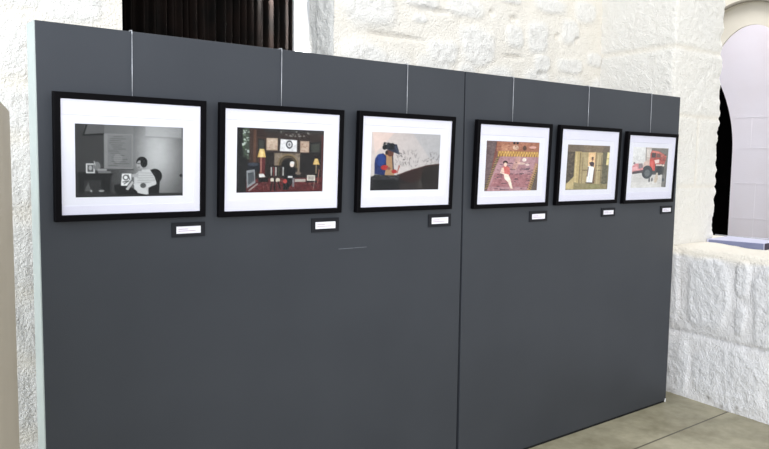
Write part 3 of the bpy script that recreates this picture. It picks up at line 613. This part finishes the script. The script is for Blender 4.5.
# ------------------------------------------------------------------ other things
# black curtain: many narrow vertical folds
V, F = [], []
nx, X0, X1 = 420, .80, 1.858
rc = random.Random(2); ph = []; a = 0
def fold(s):
    return .026 * math.sin(s * 118 + 1.6 * math.sin(s * 17)) + .012 * math.sin(s * 61 + .7) + .006 * math.sin(s * 190)
zz = [.02 + (3.15 - .02) * k / 24 for k in range(25)]
for k, z in enumerate(zz):
    for i in range(nx):
        s = X0 + (X1 - X0) * i / (nx - 1); V.append((min(s + .004 * math.sin(z * 2 + s * 9), 1.858), 1.46 + fold(s) * (1 - .12 * math.sin(z * 1.3)), z))
F = [(k * nx + i, k * nx + i + 1, (k + 1) * nx + i + 1, (k + 1) * nx + i) for k in range(24) for i in range(nx - 1)]
t = tag(empty('curtain', (0, 0, 0)), 'black floor-length curtain in vertical folds hanging in the stone doorway', 'curtain')
me = bpy.data.meshes.new('curtain'); me.from_pydata(V, [], F); me.materials.append(M['curtain'])
for p in me.polygons: p.use_smooth = True
o = bpy.data.objects.new('cloth', me); col.objects.link(o); o.parent = t
sm = o.modifiers.new('thickness', 'SOLIDIFY'); sm.thickness = .002
MB().tube([(.24, 1.46, 3.17), (1.86, 1.46, 3.17)], .012).build('rod', M['frame'], t, smooth=True)

# beige plinth at the near left
m = MB(); a = Vector((-.253, -.907)); d = Vector((-.23, -.973)); s_ = Vector((-.973, .23))
pts = [a, a + d * .62, a + d * .62 + s_ * .55, a + s_ * .55]
t = tag(empty('plinth', (a.x, a.y, 0)), 'tall plain beige plinth at the left edge of the photo', 'plinth')
loc = [(q.x - a.x, q.y - a.y) for q in pts]
MB().prism(loc, .0, 1.745).build('body', M['plinth'], t, .006, segs=3)

# slab and barrier wire on the embrasure sill
t = tag(empty('sill_slab', (4.86, -.22, 1.03)), 'blue-grey slab lying on the outer edge of the stone window sill', 'slab')
pts = [(-.07, .40), (0, 0), (.40, .03), (.36, .43)]
MB().prism(pts, -.02, .054).build('slab', M['slab'], t, .003)
o = MB().prism([(-.068, .385), (-.001, .004), (-.004, .004), (-.071, .385)], -.015, .050).build('front_shade_strip', M['slab_shade'], t); o['label'] = 'front edge of the slab, coloured darker as shade'
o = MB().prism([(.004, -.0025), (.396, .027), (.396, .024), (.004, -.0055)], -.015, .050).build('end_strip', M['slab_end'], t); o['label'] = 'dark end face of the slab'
o = tag(MB().tube([(4.885, .165, 1.113), (4.82, -.066, 1.120), (4.75, -.298, 1.124), (4.62, -.73, 1.13), (4.36, -1.5, 1.14)], .0028).build('barrier_wire', M['wire'], smooth=True), 'thin pale wire stretched across the window sill above the blue-grey slab', 'wire')

# ------------------------------------------------------------------ light
w = bpy.data.worlds.new('World'); scene.world = w; w.use_nodes = True
bg = w.node_tree.nodes['Background']; bg.inputs['Color'].default_value = (.90, .95, 1.0, 1); bg.inputs['Strength'].default_value = .70
def area(name, loc, target, size, power, color):
    l = bpy.data.lights.new(name, 'AREA'); l.shape = 'RECTANGLE'; l.size, l.size_y = size; l.energy = power; l.color = color
    o = bpy.data.objects.new(name, l); col.objects.link(o); o.location = loc
    o.rotation_euler = (Vector(target) - Vector(loc)).to_track_quat('-Z', 'Y').to_euler(); return o
area('rooflight', (2.3, -1.9, 4.6), (3.0, .3, 1.6), (3.2, 1.6), 40, (1, .95, .87))
area('fill_front', (-2.6, -5.2, 2.2), (2.2, .2, 1.2), (3.6, 2.6), 285, (.95, .97, 1))  # unseen fill added behind the camera to brighten panels and low wall
area('cool_fill_left', (-2.6, -1.0, 2.4), (.0, .9, .9), (1.6, 2.4), 46, (.80, .91, 1))  # cool fill added to lift the lower left of the back wall
l = area('alcove_fill', (1.50, 1.43, 3.08), (1.86, 1.42, 2.25), (.1, .1), 18, (1, .98, .96)); l.data.spread = math.radians(38)  # added fill, aimed to whiten the plastered reveal
area('passage_fill', (7.46, .7, 4.6), (7.75, .9, 1.5), (.4, 1.6), 60, (.98, .97, 1))  # unseen fill added to brighten the lavender wall
area('embrasure_fill', (5.7, .2, 4.6), (6.7, .8, 2.2), (.6, 1.4), 40, (1, .98, .95))  # unseen fill added for the face of the vault wall

# ------------------------------------------------------------------ camera
cam = bpy.data.cameras.new('Camera'); co = bpy.data.objects.new('Camera', cam); col.objects.link(co); scene.camera = co
r = Vector((.7896000804601121, -.613458987924816, .014134463967370222)); u = Vector((.04218229107398811, .07724518665117522, .9961193881553427)); f = Vector((.6121702110174373, .78593972496209, -.08686991118552308))
mw = Matrix(((r.x, u.x, -f.x, -.59193), (r.y, u.y, -f.y, -2.69002), (r.z, u.z, -f.z, 1.64444), (0, 0, 0, 1)))
co.matrix_world = mw
cam.sensor_width = 36; cam.sensor_fit = 'HORIZONTAL'; cam.lens = 727.5 / 769 * 36; cam.clip_start = .05

scene.view_settings.view_transform = 'Standard'; scene.view_settings.look = 'None'
scene.view_settings.exposure = .28; scene.view_settings.gamma = 1; scene.view_settings.use_curve_mapping = False
